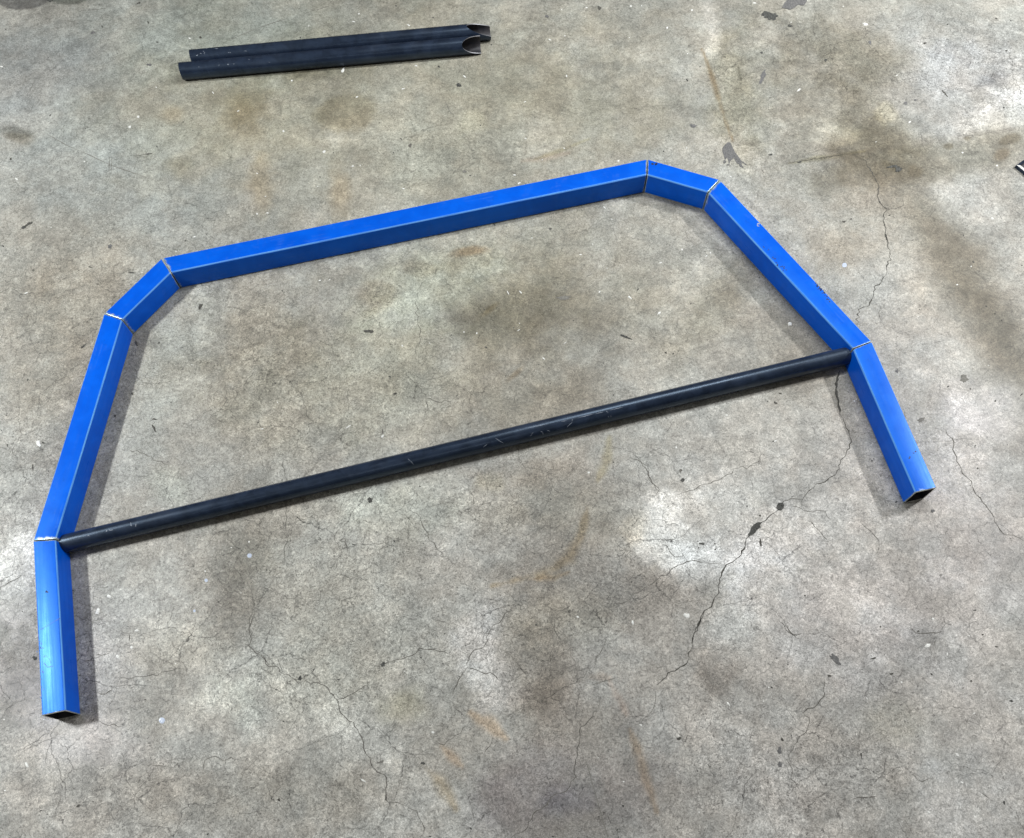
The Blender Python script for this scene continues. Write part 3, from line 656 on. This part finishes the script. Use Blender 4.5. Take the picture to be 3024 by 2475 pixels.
def square_tube(A, B, nA, nB, label, gapA, gapB, wearA, wearB):
    """A,B: outer-side corner points of both cuts; n: plane normals of the cuts (pointing out of the piece)."""
    A = Vector((A[0], A[1], 0)); B = Vector((B[0], B[1], 0)); d = (B - A).normalized()
    right = Vector((d.y, -d.x, 0)); mid = (A + B) / 2 + right * .5
    ang = math.atan2(d.y, d.x)
    root = thing('square_tube', label, 'steel tube', mid * U, ang, 'blue square tube pieces of the hoop')
    rot = Matrix.Rotation(-ang, 3, 'Z')
    def end_x(v, P0, n, gap):     # local x where the generator line through local (., v.y, v.z) meets the cut plane
        P0l = rot @ (P0 - mid); nl = rot @ n
        return P0l.x - ((v[0] - P0l.y) * nl.y) / nl.x - gap / abs(nl.x) * (1 if nl.x > 0 else -1)
    so = section(); si = section(wt=.062)
    n = len(so)
    insA = [0, .018, .05, .16, .30, .50]; 
    V = []; ww = []; Fc = []; mi = []; bb = []
    ca = .022   # bevel left by the grinder
    for j, s in enumerate([('a', t) for t in insA] + [('m', .33), ('m', .66)] + [('b', t) for t in insA[::-1]]):
        for (y, z) in so:
            xa = end_x((y, z), A, nA, gapA); xb = end_x((y, z), B, nB, gapB)
            t = s[1]
            k_ = 1.0
            if s[0] == 'a': x = xa + t; wv = wearA
            elif s[0] == 'b': x = xb - t; wv = wearB
            else: x = xa + (xb - xa) * t; wv = 0
            if s[0] != 'm' and t == 0:
                k_ = 1 - ca / .5 * .6
            V.append((x, y * k_, z * k_ + .5))
            bb.append(min(1.0, max(0.0, (abs(y) + abs(z) - .915) / .035)))
            ww.append(0 if s[0] == 'm' else (1.0 if t == 0 else .60 if t < .03 and wv < .6 else wv * max(0, 1 - t / .42) * .92))
    rings = len(insA) * 2 + 2
    for j in range(rings - 1):
        for i in range(n):
            a = j * n + i; b = j * n + (i + 1) % n
            Fc.append((a, a + n, b + n, b)); mi.append(0)
    me_v = [Vector(v) * U for v in V]
    body = mesh('tube_body', me_v, Fc, [M_BLUE], root, True)
    at = body.data.attributes.new('worn', 'FLOAT', 'POINT'); at.data.foreach_set('value', ww)
    at = body.data.attributes.new('bend', 'FLOAT', 'POINT'); at.data.foreach_set('value', bb)
    # inside wall
    Vi = []; Fi = []
    for s in (0, 1):
        for (y, z) in si:
            x = end_x((y, z), A, nA, gapA) if s == 0 else end_x((y, z), B, nB, gapB)
            Vi.append(Vector((x, y, z + .5)) * U)
    for i in range(n): Fi.append((i, (i + 1) % n, n + (i + 1) % n, n + i))
    mesh('inner_wall', Vi, Fi, [M_IN], root, True)
    for s in (0, 1):              # sawn faces
        Vr = []
        k_ = 1 - ca / .5 * .6
        for (y, z) in so:
            x = end_x((y, z), A, nA, gapA) if s == 0 else end_x((y, z), B, nB, gapB)
            Vr.append(Vector((x, y * k_, z * k_ + .5)) * U)
        for (y, z) in si:
            x = end_x((y, z), A, nA, gapA) if s == 0 else end_x((y, z), B, nB, gapB)
            Vr.append(Vector((x, y, z + .5)) * U)
        Fr = [((i, n + i, n + (i + 1) % n, (i + 1) % n) if s else (i, (i + 1) % n, n + (i + 1) % n, n + i)) for i in range(n)]
        mesh('cut_edge', Vr, Fr, [M_BARE], root)
    return root, d, right, mid

J = [(-19.39785005, 6.21874012), (-20.69142289, 14.12120612), (-18.65761535, 25.98655691), (-16.06949768, 29.10495546),
     (8.6164755, 33.39592689), (12.11266378, 31.75335671), (17.8068982, 21.56172563), (19.11237778, 13.85137497)]
Q = [(-18.41098426, 6.38028245), (-19.67749112, 14.11740169), (-17.71720195, 25.55384204), (-15.53527951, 28.1828198),
     (8.47684594, 32.3566615), (11.39647834, 30.98496732), (16.84974079, 21.22463168), (18.1264106, 13.68443574)]
LAB = ['short blue end tube at the near left, its top face washed pale by glare',
       'long left side tube between the pale end tube and the small angled corner tube',
       'short angled corner tube at the upper left of the blue hoop',
       'longest blue tube running across the far side of the hoop',
       'short angled corner tube at the upper right of the blue hoop',
       'long right side tube with dark scuffs near its outer edge',
       'short blue end tube at the right, below the end of the black pipe']
GAP = [0, .024, .022, .024, .026, .020, .022, 0]
WE = [(.45, .3), (.70, .35), (.66, .50), (.62, .50), (.40, .30), (.74, .40), (.35, .55)]
TUBES = []
for i in range(7):
    def nrm(k_):
        a = Vector((Q[k_][0] - J[k_][0], Q[k_][1] - J[k_][1], 0)).normalized()
        return Vector((-a.y, a.x, 0))    # points along increasing chain direction (the cut runs outer -> inner)
    nA = -nrm(i); nB = nrm(i + 1)
    TUBES.append(square_tube(J[i], J[i + 1], nA, nB, LAB[i], GAP[i], GAP[i + 1], WE[i][0], WE[i][1]))

# ------------------------------------------------------------------ round pipes
def round_pipe(A, B, r, label, endA, endB, wall=.07, rim=None, seg=64, group=None, rings=40):
    """A,B: axis points (units, z=r); endA/endB(theta point) give local x of the cut for a generator line"""
    A = Vector(A); B = Vector(B); d = (B - A).normalized(); ang = math.atan2(d.y, d.x); L = (B - A).length
    mid = (A + B) / 2; mid.z = 0
    root = thing('round_pipe', label, 'steel pipe', mid * U, ang, group)
    def ring(rad, f):
        out = []
        for i in range(seg):
            t = 2 * math.pi * i / seg; y = rad * math.cos(t); z = rad * math.sin(t)
            xa = endA(y, z, rad, t); xb = endB(y, z, rad, t)
            out.append(Vector((xa + (xb - xa) * f, y, z + r)) * U)
        return out
    fs = [0, .01] + [i / rings for i in range(1, rings)] + [.99, 1]
    V = []; Fc = []
    for f in fs: V += ring(r, f)
    for j in range(len(fs) - 1):
        for i in range(seg):
            a = j * seg + i; b = j * seg + (i + 1) % seg
            Fc.append((a, a + seg, b + seg, b))
    mesh('pipe_body', V, Fc, [M_BLACK], root, True)
    V = ring(r - wall, 0) + ring(r - wall, .5) + ring(r - wall, 1); Fc = []
    for j in range(2):
        for i in range(seg):
            a = j * seg + i; b = j * seg + (i + 1) % seg
            Fc.append((a, b, b + seg, a + seg))
    mesh('inner_wall', V, Fc, [M_IN], root, True)
    for f in (0, 1):
        V = ring(r, f) + ring(r - wall, f)
        Fc = [((i, seg + i, seg + (i + 1) % seg, (i + 1) % seg) if f else (i, (i + 1) % seg, seg + (i + 1) % seg, seg + i)) for i in range(seg)]
        mesh('cut_edge', V, Fc, [rim or M_BARE], root)
    return root, d, mid, ang

# long cross pipe, its ends notched to sit against the inner faces of the hoop
RP = .412
PA = Vector((-19.588, 14.180, RP)); PB = Vector((16.841, 21.310, RP))
pd = (PB - PA).normalized(); pang = math.atan2(pd.y, pd.x); pm = (PA + PB) / 2; pm.z = 0
prot = Matrix.Rotation(-pang, 3, 'Z')
def against(i, sgn):
    """end at the inner faces of tubes i-1 and i"""
    L = []
    for a, b in ((i - 1, i), (i, i + 1)):
        p = prot @ (Vector((*Q[a], 0)) - pm); q = prot @ (Vector((*Q[b], 0)) - pm)
        L.append((p, q))
    def f(y, z, rad, t):
        xs = []
        for p, q in L: xs.append(p.x + (q.x - p.x) * (y - p.y) / (q.y - p.y))
        return (max(xs) + .02) if sgn < 0 else (min(xs) - .02)
    return f
pipe_long = round_pipe(PA, PB, RP, 'long black round pipe laid across the inside of the blue hoop from leg to leg', against(1, -1), against(6, 1), rings=60)

def flat_end(x): return lambda y, z, rad, t: x
def mouth(x, depth, th0):
    return lambda y, z, rad, t: x - depth * max(0.0, math.cos(t - th0)) ** .9
rA = .375
def loose(A, B, label, th0, depth, xtrim=0):
    A = Vector(A); B = Vector(B); L = (B - A).length
    return round_pipe(A, B, rA, label, flat_end(-L / 2), mouth(L / 2, depth, th0), wall=.034, rim=M_RIM, group='loose black pipes lying side by side at the back', rings=30)
A0 = (-16.22, 42.56, rA); A1 = (.50, 43.12, rA)
B0 = (-15.68, 43.48, rA); B1 = (1.10, 44.10, rA)
pA = loose(A0, A1, 'front one of the two loose black pipes, scooped end facing the viewer', math.radians(180 - 38), 1.05)
pB = loose(B0, B1, 'rear one of the two loose black pipes, its scooped cut end opening upwards', math.radians(180 - 86), 1.32)

# scratches on the pipes: thin bright metal slivers lying on the surface
def scratch(pipe, x, t, dx, dt, wd, r=RP, mat=None, n=5, name='scratch'):
    root = pipe[0]; V = []; Fc = []
    for i in range(n + 1):
        f = i / n; xx = x + dx * f + random.uniform(-.02, .02); tt = t + dt * f + random.uniform(-.02, .02)
        ww = wd * math.sin(math.pi * (f * .9 + .05)) * random.uniform(.5, 1.3)
        nx, ntt = (-dt * r, dx); l = math.hypot(nx, ntt) or 1; nx /= l; ntt /= l
        for s in (-1, 1):
            a = tt + s * ww * ntt / r * .5; b = xx + s * ww * nx * .5
            rr = r + .004
            V.append(Vector((b, rr * math.cos(a), rr * math.sin(a) + r)) * U)
        if i: k2 = 2 * i; Fc.append((k2 - 2, k2 - 1, k2 + 1, k2))
    mesh(name, V, Fc, [mat or M_SCR], root)
d90 = math.radians
def on_pipe(px, py, pipe, r=RP):
    """surface point of the pipe seen at this point of the photograph"""
    root, d, mid, ang = pipe
    o = Vector((0, 0, CZ)); v = (F_ + R_ * ((px - W / 2) / FPX) - U_ * ((py - CY) / FPX)).normalized()
    rt = Matrix.Rotation(-ang, 3, 'Z'); o = rt @ (o - mid); v = rt @ v; o = o - Vector((0, 0, r))
    a = v.y ** 2 + v.z ** 2; b = 2 * (o.y * v.y + o.z * v.z); c = o.y ** 2 + o.z ** 2 - r * r
    D = b * b - 4 * a * c
    if D < 0: return None
    t = (-b - math.sqrt(D)) / (2 * a); p = o + v * t
    return p.x, math.atan2(p.z, p.y)
def px_scratch(pipe, p0, p1, wd, r=RP, mat=None):
    a = on_pipe(*p0, pipe, r); b = on_pipe(*p1, pipe, r)
    if a and b: scratch(pipe, a[0], a[1], b[0] - a[0], b[1] - a[1], wd, r, mat)
for o_, l in ((c5, [((590, 1025), (650, 1105)), ((420, 1110), (465, 1148)), ((955, 985), (1010, 1018)), ((880, 1045), (910, 1020)), ((1170, 975), (1190, 950)), ((1235, 945), (1250, 950)), ((1245, 950), (1252, 965)), ((1275, 935), (1292, 945)), ((1395, 920), (1430, 885)), ((1428, 885), (1430, 868)), ((1465, 862), (1560, 838)), ((1570, 838), (1620, 826)), ((1630, 818), (1650, 830)), ((1665, 848), (1666, 858)), ((1650, 850), (1651, 860)), ((1660, 815), (1740, 795)), ((1360, 885), (1395, 878)), ((1150, 925), (1275, 900))]),):
    for a, b in l: px_scratch(pipe_long, *T(*o_, [a, b]), .016)
z2 = (160, 1500, 7.07)
for a, b in [((1080, 500), (1120, 460)), ((1145, 460), (1180, 475)), ((1180, 470), (1225, 455)), ((1595, 370), (1615, 365)), ((1700, 340), (1708, 360)), ((690, 575), (750, 590)), ((1600, 300), (1610, 390)), ((1710, 320), (1705, 400))]:
    px_scratch(pipe_long, *T(*z2, [a, b]), .022)
z5 = (500, 60, 7.07)
for a, b in [((1225, 675), (1240, 675)), ((1265, 675), (1280, 672)), ((1560, 640), (1575, 640)), ((1595, 642), (1608, 640)), ((760, 595), (795, 592)), ((560, 745), (600, 715)), ((640, 690), (665, 695)), ((700, 650), (720, 650)), ((945, 595), (1020, 592)), ((730, 670), (735, 700))]:
    px_scratch(pB, *T(*z5, [a, b]), .03, rA)
for a, b in [((1215, 915), (1240, 930)), ((1340, 905), (1350, 918)), ((615, 965), (625, 980)), ((1035, 935), (1045, 945)), ((1660, 815), (1665, 820)), ((2085, 870), (2090, 885))]:
    px_scratch(pA, *T(*z5, [a, b]), .03, rA)

# scuffs on the blue tubes, on their top faces
def top_mark(ti, pts, wd, mat, name='scuff_mark', z=1.004):
    root, d, right, mid = TUBES[ti]; rt = Matrix.Rotation(-math.atan2(d.y, d.x), 3, 'Z')
    q = [rt @ (G(*p, 1.0) - Vector((mid.x, mid.y, 0))) for p in pts]
    V = []; Fc = []; N = len(q)
    for i, p in enumerate(q):
        t = (q[min(i + 1, N - 1)] - q[max(i - 1, 0)]); t.z = 0; t.normalize(); nn = Vector((-t.y, t.x, 0))
        hw = wd * .5 * random.uniform(.4, 1.4)
        V += [Vector((p.x + nn.x * hw, p.y + nn.y * hw, z)) * U, Vector((p.x - nn.x * hw, p.y - nn.y * hw, z)) * U]
        if i: k2 = 2 * i; Fc.append((k2 - 2, k2 - 1, k2 + 1, k2))
    mesh(name, V, Fc, [mat], root)
def dots(ti, line, n, spread, wd, mat):
    for _ in range(n):
        i = random.randrange(len(line) - 1); f = random.random()
        x = line[i][0] + (line[i + 1][0] - line[i][0]) * f + random.gauss(0, spread); y = line[i][1] + (line[i + 1][1] - line[i][1]) * f + random.gauss(0, spread)
        a = random.uniform(0, 6.28); l = random.uniform(2, 7)
        top_mark(ti, [(x, y), (x + l * .5 * math.cos(a), y + l * .5 * math.sin(a)), (x + l * math.cos(a) * .9, y + l * math.sin(a) + random.uniform(-1, 1))], wd, mat)
dots(5, [(2405, 838), (2432, 862), (2456, 894)], 26, 2.5, .05, M_RUB)
dots(5, [(2255, 730), (2290, 775), (2320, 800)], 14, 3, .04, M_RUB)
top_mark(5, [(2236, 663), (2239, 660), (2243, 662)], .10, M_SCR); top_mark(5, [(2236, 664), (2238, 668), (2242, 668)], .06, M_SCR)
dots(6, [(2690, 1330), (2695, 1350)], 3, 5, .06, M_RUB)
dots(4, [(1925, 482), (1945, 484)], 4, 1.5, .10, M_RUB)
dots(0, [(118, 1895), (124, 1990), (126, 2060)], 16, 4, .035, M_RUB2)
dots(0, [(135, 1750), (142, 1748)], 3, 2, .05, M_RUB)
for pts in ([(118, 1860), (150, 1842), (178, 1825)], [(130, 1958), (140, 1970), (156, 1968)], [(134, 1935), (146, 1945), (150, 1958)]):
    top_mark(0, pts, .022, M_RUB2)

# ------------------------------------------------------------------ black steel stub at the right edge
def stub():
    c = G(3001, 487, .14); c.z = 0; a = math.radians(33)
    e1 = Vector((math.cos(a), math.sin(a), 0)); e2 = Vector((math.sin(a), -math.cos(a), 0))
    s = 2.2; root = thing('steel_tray', 'low black steel piece with a bright cut rim, cropped by the right edge', 'steel part', (c + (e1 + e2) * s / 2) * U, a)
    def box_ring(o, z): return [Vector((x, y, z)) * U for x, y in ((-o, -o), (o, -o), (o, o), (-o, o))]
    h = s / 2; V = box_ring(h, 0) + box_ring(h, .125) + box_ring(h - .015, .14)
    F1 = [(i + 4 * j, (i + 1) % 4 + 4 * j, (i + 1) % 4 + 4 * (j + 1), i + 4 * (j + 1)) for j in (0, 1) for i in range(4)]
    mesh('outer_wall', V, F1, [M_BLACK], root)
    V = box_ring(h - .15, .14) + box_ring(h - .15, .01)
    mesh('base_plate', box_ring(h - .15, .02), [(0, 1, 2, 3)], [M_IN], root)
    mesh('inner_wall', V, [(i, (i + 1) % 4, (i + 1) % 4 + 4, i + 4) for i in range(4)], [M_IN], root)
    V = box_ring(h - .015, .14) + box_ring(h - .15, .14)
    Fr = [(i, (i + 1) % 4, (i + 1) % 4 + 4, i + 4) for i in range(4)]
    me = mesh('cut_edge', V, Fr, [M_BARE, M_BLACK], root)
    # ring order: sides -y, +x, +y, -x ; the side towards the viewer's left (-x) is bare, the others keep their scale
    me.data.polygons.foreach_set('material_index', [1, 1, 1, 0])
    return root
stub()

# ------------------------------------------------------------------ litter on the slab
k = NT('plaster_crumb'); P = k.n('ShaderNodeTexCoord').outputs['Object']
k.link(k.mix(k.ramp(k.noise(P, 300, 3, .6), .3, .7), (.62, .62, .58, 1), (.92, .92, .88, 1)), 'Base Color'); k.b.inputs['Roughness'].default_value = .7; M_CRUMB = k.m
k = NT('pale_droplet'); k.b.inputs['Base Color'].default_value = (.50, .56, .68, 1); k.b.inputs['Roughness'].default_value = .35; M_DROP = k.m
def lump(px, py, rx, ry, ang, h=.35, n=9, sharp=.35):
    c = G(px, py); a = math.radians(ang); V = []
    ring = []
    for i in range(n):
        t = 2 * math.pi * i / n; r = 1 + random.uniform(-sharp, sharp)
        x = rx * r * math.cos(t); y = ry * r * math.sin(t)
        ring.append(G(px + x * math.cos(a) + y * math.sin(a), py - x * math.sin(a) + y * math.cos(a)) - c)
    hh = h * min(v.length for v in ring)
    V = [Vector((v.x, v.y, .002)) for v in ring] + [Vector((v.x * .62, v.y * .62, hh * random.uniform(.7, 1.2))) for v in ring] + [Vector((0, 0, hh * 1.1))]
    Fc = [(i, (i + 1) % n, n + (i + 1) % n, n + i) for i in range(n)] + [(n + i, n + (i + 1) % n, 2 * n) for i in range(n)]
    return c, V, Fc
def piece(name, label, cat, px, py, rx, ry, ang, mat, h=.35, sharp=.35, n=9, group=None):
    c, V, Fc = lump(px, py, rx, ry, ang, h, n, sharp)
    o = mesh(name, [v * U for v in V], Fc, mat); o.location = c * U; o['label'] = label; o['category'] = cat
    if group: o['group'] = group
    return o
g = 'white crumbs lying on the concrete'
piece('plaster_crumb', 'white angular crumb on the concrete just left of the long left side tube', 'crumb', 113, 1311, 7, 9, 20, M_CRUMB, group=g)
piece('plaster_crumb', 'white teardrop-shaped crumb just in front of the two loose black pipes', 'crumb', 1013, 208, 5, 9, -25, M_CRUMB, group=g)
piece('plaster_crumb', 'largest white crumb below the bright worn patch, near the long dark crack', 'crumb', 2026, 1818, 9, 8, 0, M_CRUMB, group=g)
piece('plaster_crumb', 'white angular crumb on the clean floor at the lower right', 'crumb', 2738, 1908, 9, 5, 30, M_CRUMB, group=g)
piece('plaster_crumb', 'white oval crumb at the back between the dark tar patches and the pale worn floor', 'crumb', 2555, 72, 7, 4, -10, M_CRUMB, group=g)
piece('paper_scrap', 'small white oblong scrap lying alone at the lower right', 'scrap', 2827, 2229, 8, 4, -40, M_CRUMB, .12, .1, 4)
piece('plaster_crumb', 'pale crumb between the black cross pipe and the long right side tube', 'crumb', 2332, 958, 6, 5, 0, M_CRUMB, group=g)
g = 'pale round droplets dried on the concrete'
piece('dried_droplet', 'round bluish white droplet right of the long right side tube', 'droplet', 2494, 783, 7, 7, 0, M_DROP, .08, .08, 14, g)
piece('dried_droplet', 'round bluish white droplet in front of the black cross pipe, upper of the left pair', 'droplet', 737, 1641, 7, 6.5, 0, M_DROP, .08, .1, 14, g)
piece('dried_droplet', 'wide pale droplet right of the open end of the pale end tube', 'droplet', 478, 2128, 9, 9, 0, M_DROP, .08, .12, 14, g)
piece('dried_droplet', 'small pale droplet between the pale end tube and the other droplets', 'droplet', 609, 1714, 5, 5, 0, M_DROP, .08, .1, 12, g)
piece('dried_droplet', 'smallest pale droplet near the darkened floor beside the pale end tube', 'droplet', 574, 1804, 4, 4, 0, M_DROP, .08, .1, 12, g)

FLECK = [(408,345,3,4),(384,375,4,3),(703,328,4,1.6),(461,258,3,1.6),(629,274,4,1.5),(862,238,3,3),(48,528,6,2.5),(250,477,3,2),(958,448,5,4),(838,387,3,3),(759,631,3,2),(789,629,4,1.8),
 (559,113,4,1.8),(4,197,5,2),(759,512,3,1.4),(574,699,5,1.8),(1059,41,3,2),(1045,64,5,1.5),(1207,75,5,2),(1228,194,4,2),(1371,226,5,1.8),(1191,262,5,2),(1054,286,4,2),(1732,22,4,2),(1863,18,3,3),(1895,17,2,1.6),
 (1623,117,5,1.5),(1668,106,3,1.5),(1970,82,3,3),(1552,409,3,1.6),(1550,301,4,1.2),(1673,224,2,4),(1826,475,4,3),(1666,438,3,1.4),(1520,517,4,1.6),(1533,541,4,2),(1191,557,5,2),(1042,490,4,2),(1571,703,3,1.2),(1750,721,3,1.2),(1714,752,4,1.6),
 (1951,776,4,2),(1785,613,5,1.2),(1805,647,4,1),(2228,9,5,2),(2359,266,6,2.6),(2043,30,3,3),(2799,198,4,1.5),(2649,222,2.5,1.5),(2686,361,4,2),(2842,451,3,2),(2944,489,3,2),(2930,645,4,3),(2868,787,2,2),(2014,737,2,3),(2098,746,2,3),(2086,756,3,1.5),(2028,436,2,3),
 (78,865,6,2),(944,828,4,1.5),(820,1188,2,2),(774,1267,4,1.4),(736,1600,2.5,2.5),(683,1617,2,2),(1500,864,1.4,6),(1537,863,5,1.8),(1771,862,2,3),(1860,879,7,2.6),(1946,925,5,4),(1606,1059,4,1.8),(1188,1021,4,2),(1029,1260,8,2.2),(1130,1288,3,6),(1670,1012,5,1),(1739,1396,4,3.4),(1997,1322,3,3),(1408,984,2,2),(1370,981,2,2),(1532,975,5,1),
 (2146,1227,3,2.4),(2289,1303,5,2),(2523,1184,3,2),(2826,841,3,2),(2910,1423,4,1.4),(79,2259,5,8),(290,1804,9,7),(348,1940,6,5),(322,1761,8,4),(405,1862,6,5),(388,1912,5,5),(1279,2163,5,4.4),(1073,2305,8,3),(1707,1822,4,3),(1869,1839,3,6),(2151,2079,3,7),(1892,2141,4,2.4),(1842,2309,3,2),(2064,2399,3,3),
 (2755,1828,3.4,4),(2797,1932,1.6,5),(2662,2015,3,3),(2862,1878,2.5,2),(2742,2399,4,5),(2551,1841,2,3),(2876,2107,4,1.6),(2841,2311,5,3),(2560,2062,1.6,4),(130,2125,3,2),(606,1687,2.5,2.5),(712,1751,1.6,1.6),(12,2125,2,2),(2270,2030,2,2),(2415,1620,2,2)]
rng = random.Random(3)
for _ in range(60):
    FLECK.append((rng.uniform(0, 3024), rng.uniform(0, 2475) ** 1.0, rng.uniform(1, 2.6), rng.uniform(.8, 1.6)))
V = []; Fc = []
for (px, py, rx, ry) in FLECK:
    c, v, f = lump(px, py, rx * 1.05, ry * 1.05, rng.uniform(-50, 50), .3, 6, .35)
    b = len(V); V += [(p + c) * U for p in v]; Fc += [tuple(b + i for i in q) for q in f]
o = mesh('white_debris', V, Fc, [M_CRUMB]); o['kind'] = 'stuff'; o['label'] = 'tiny white flecks of debris scattered over the concrete'; o['category'] = 'debris'
V = []; Fc = []
for _ in range(220):
    px = rng.uniform(-100, 3100); py = rng.uniform(-50, 2500); s = rng.uniform(.8, 2.4)
    c, v, f = lump(px, py, s * rng.uniform(1, 2.2), s, rng.uniform(-60, 60), .35, 6, .4)
    b = len(V); V += [(p + c) * U for p in v]; Fc += [tuple(b + i for i in q) for q in f]
o = mesh('dark_grit', V, Fc, [M_SPALL]); o['kind'] = 'stuff'; o['label'] = 'tiny dark specks of grit scattered over the concrete'; o['category'] = 'grit'
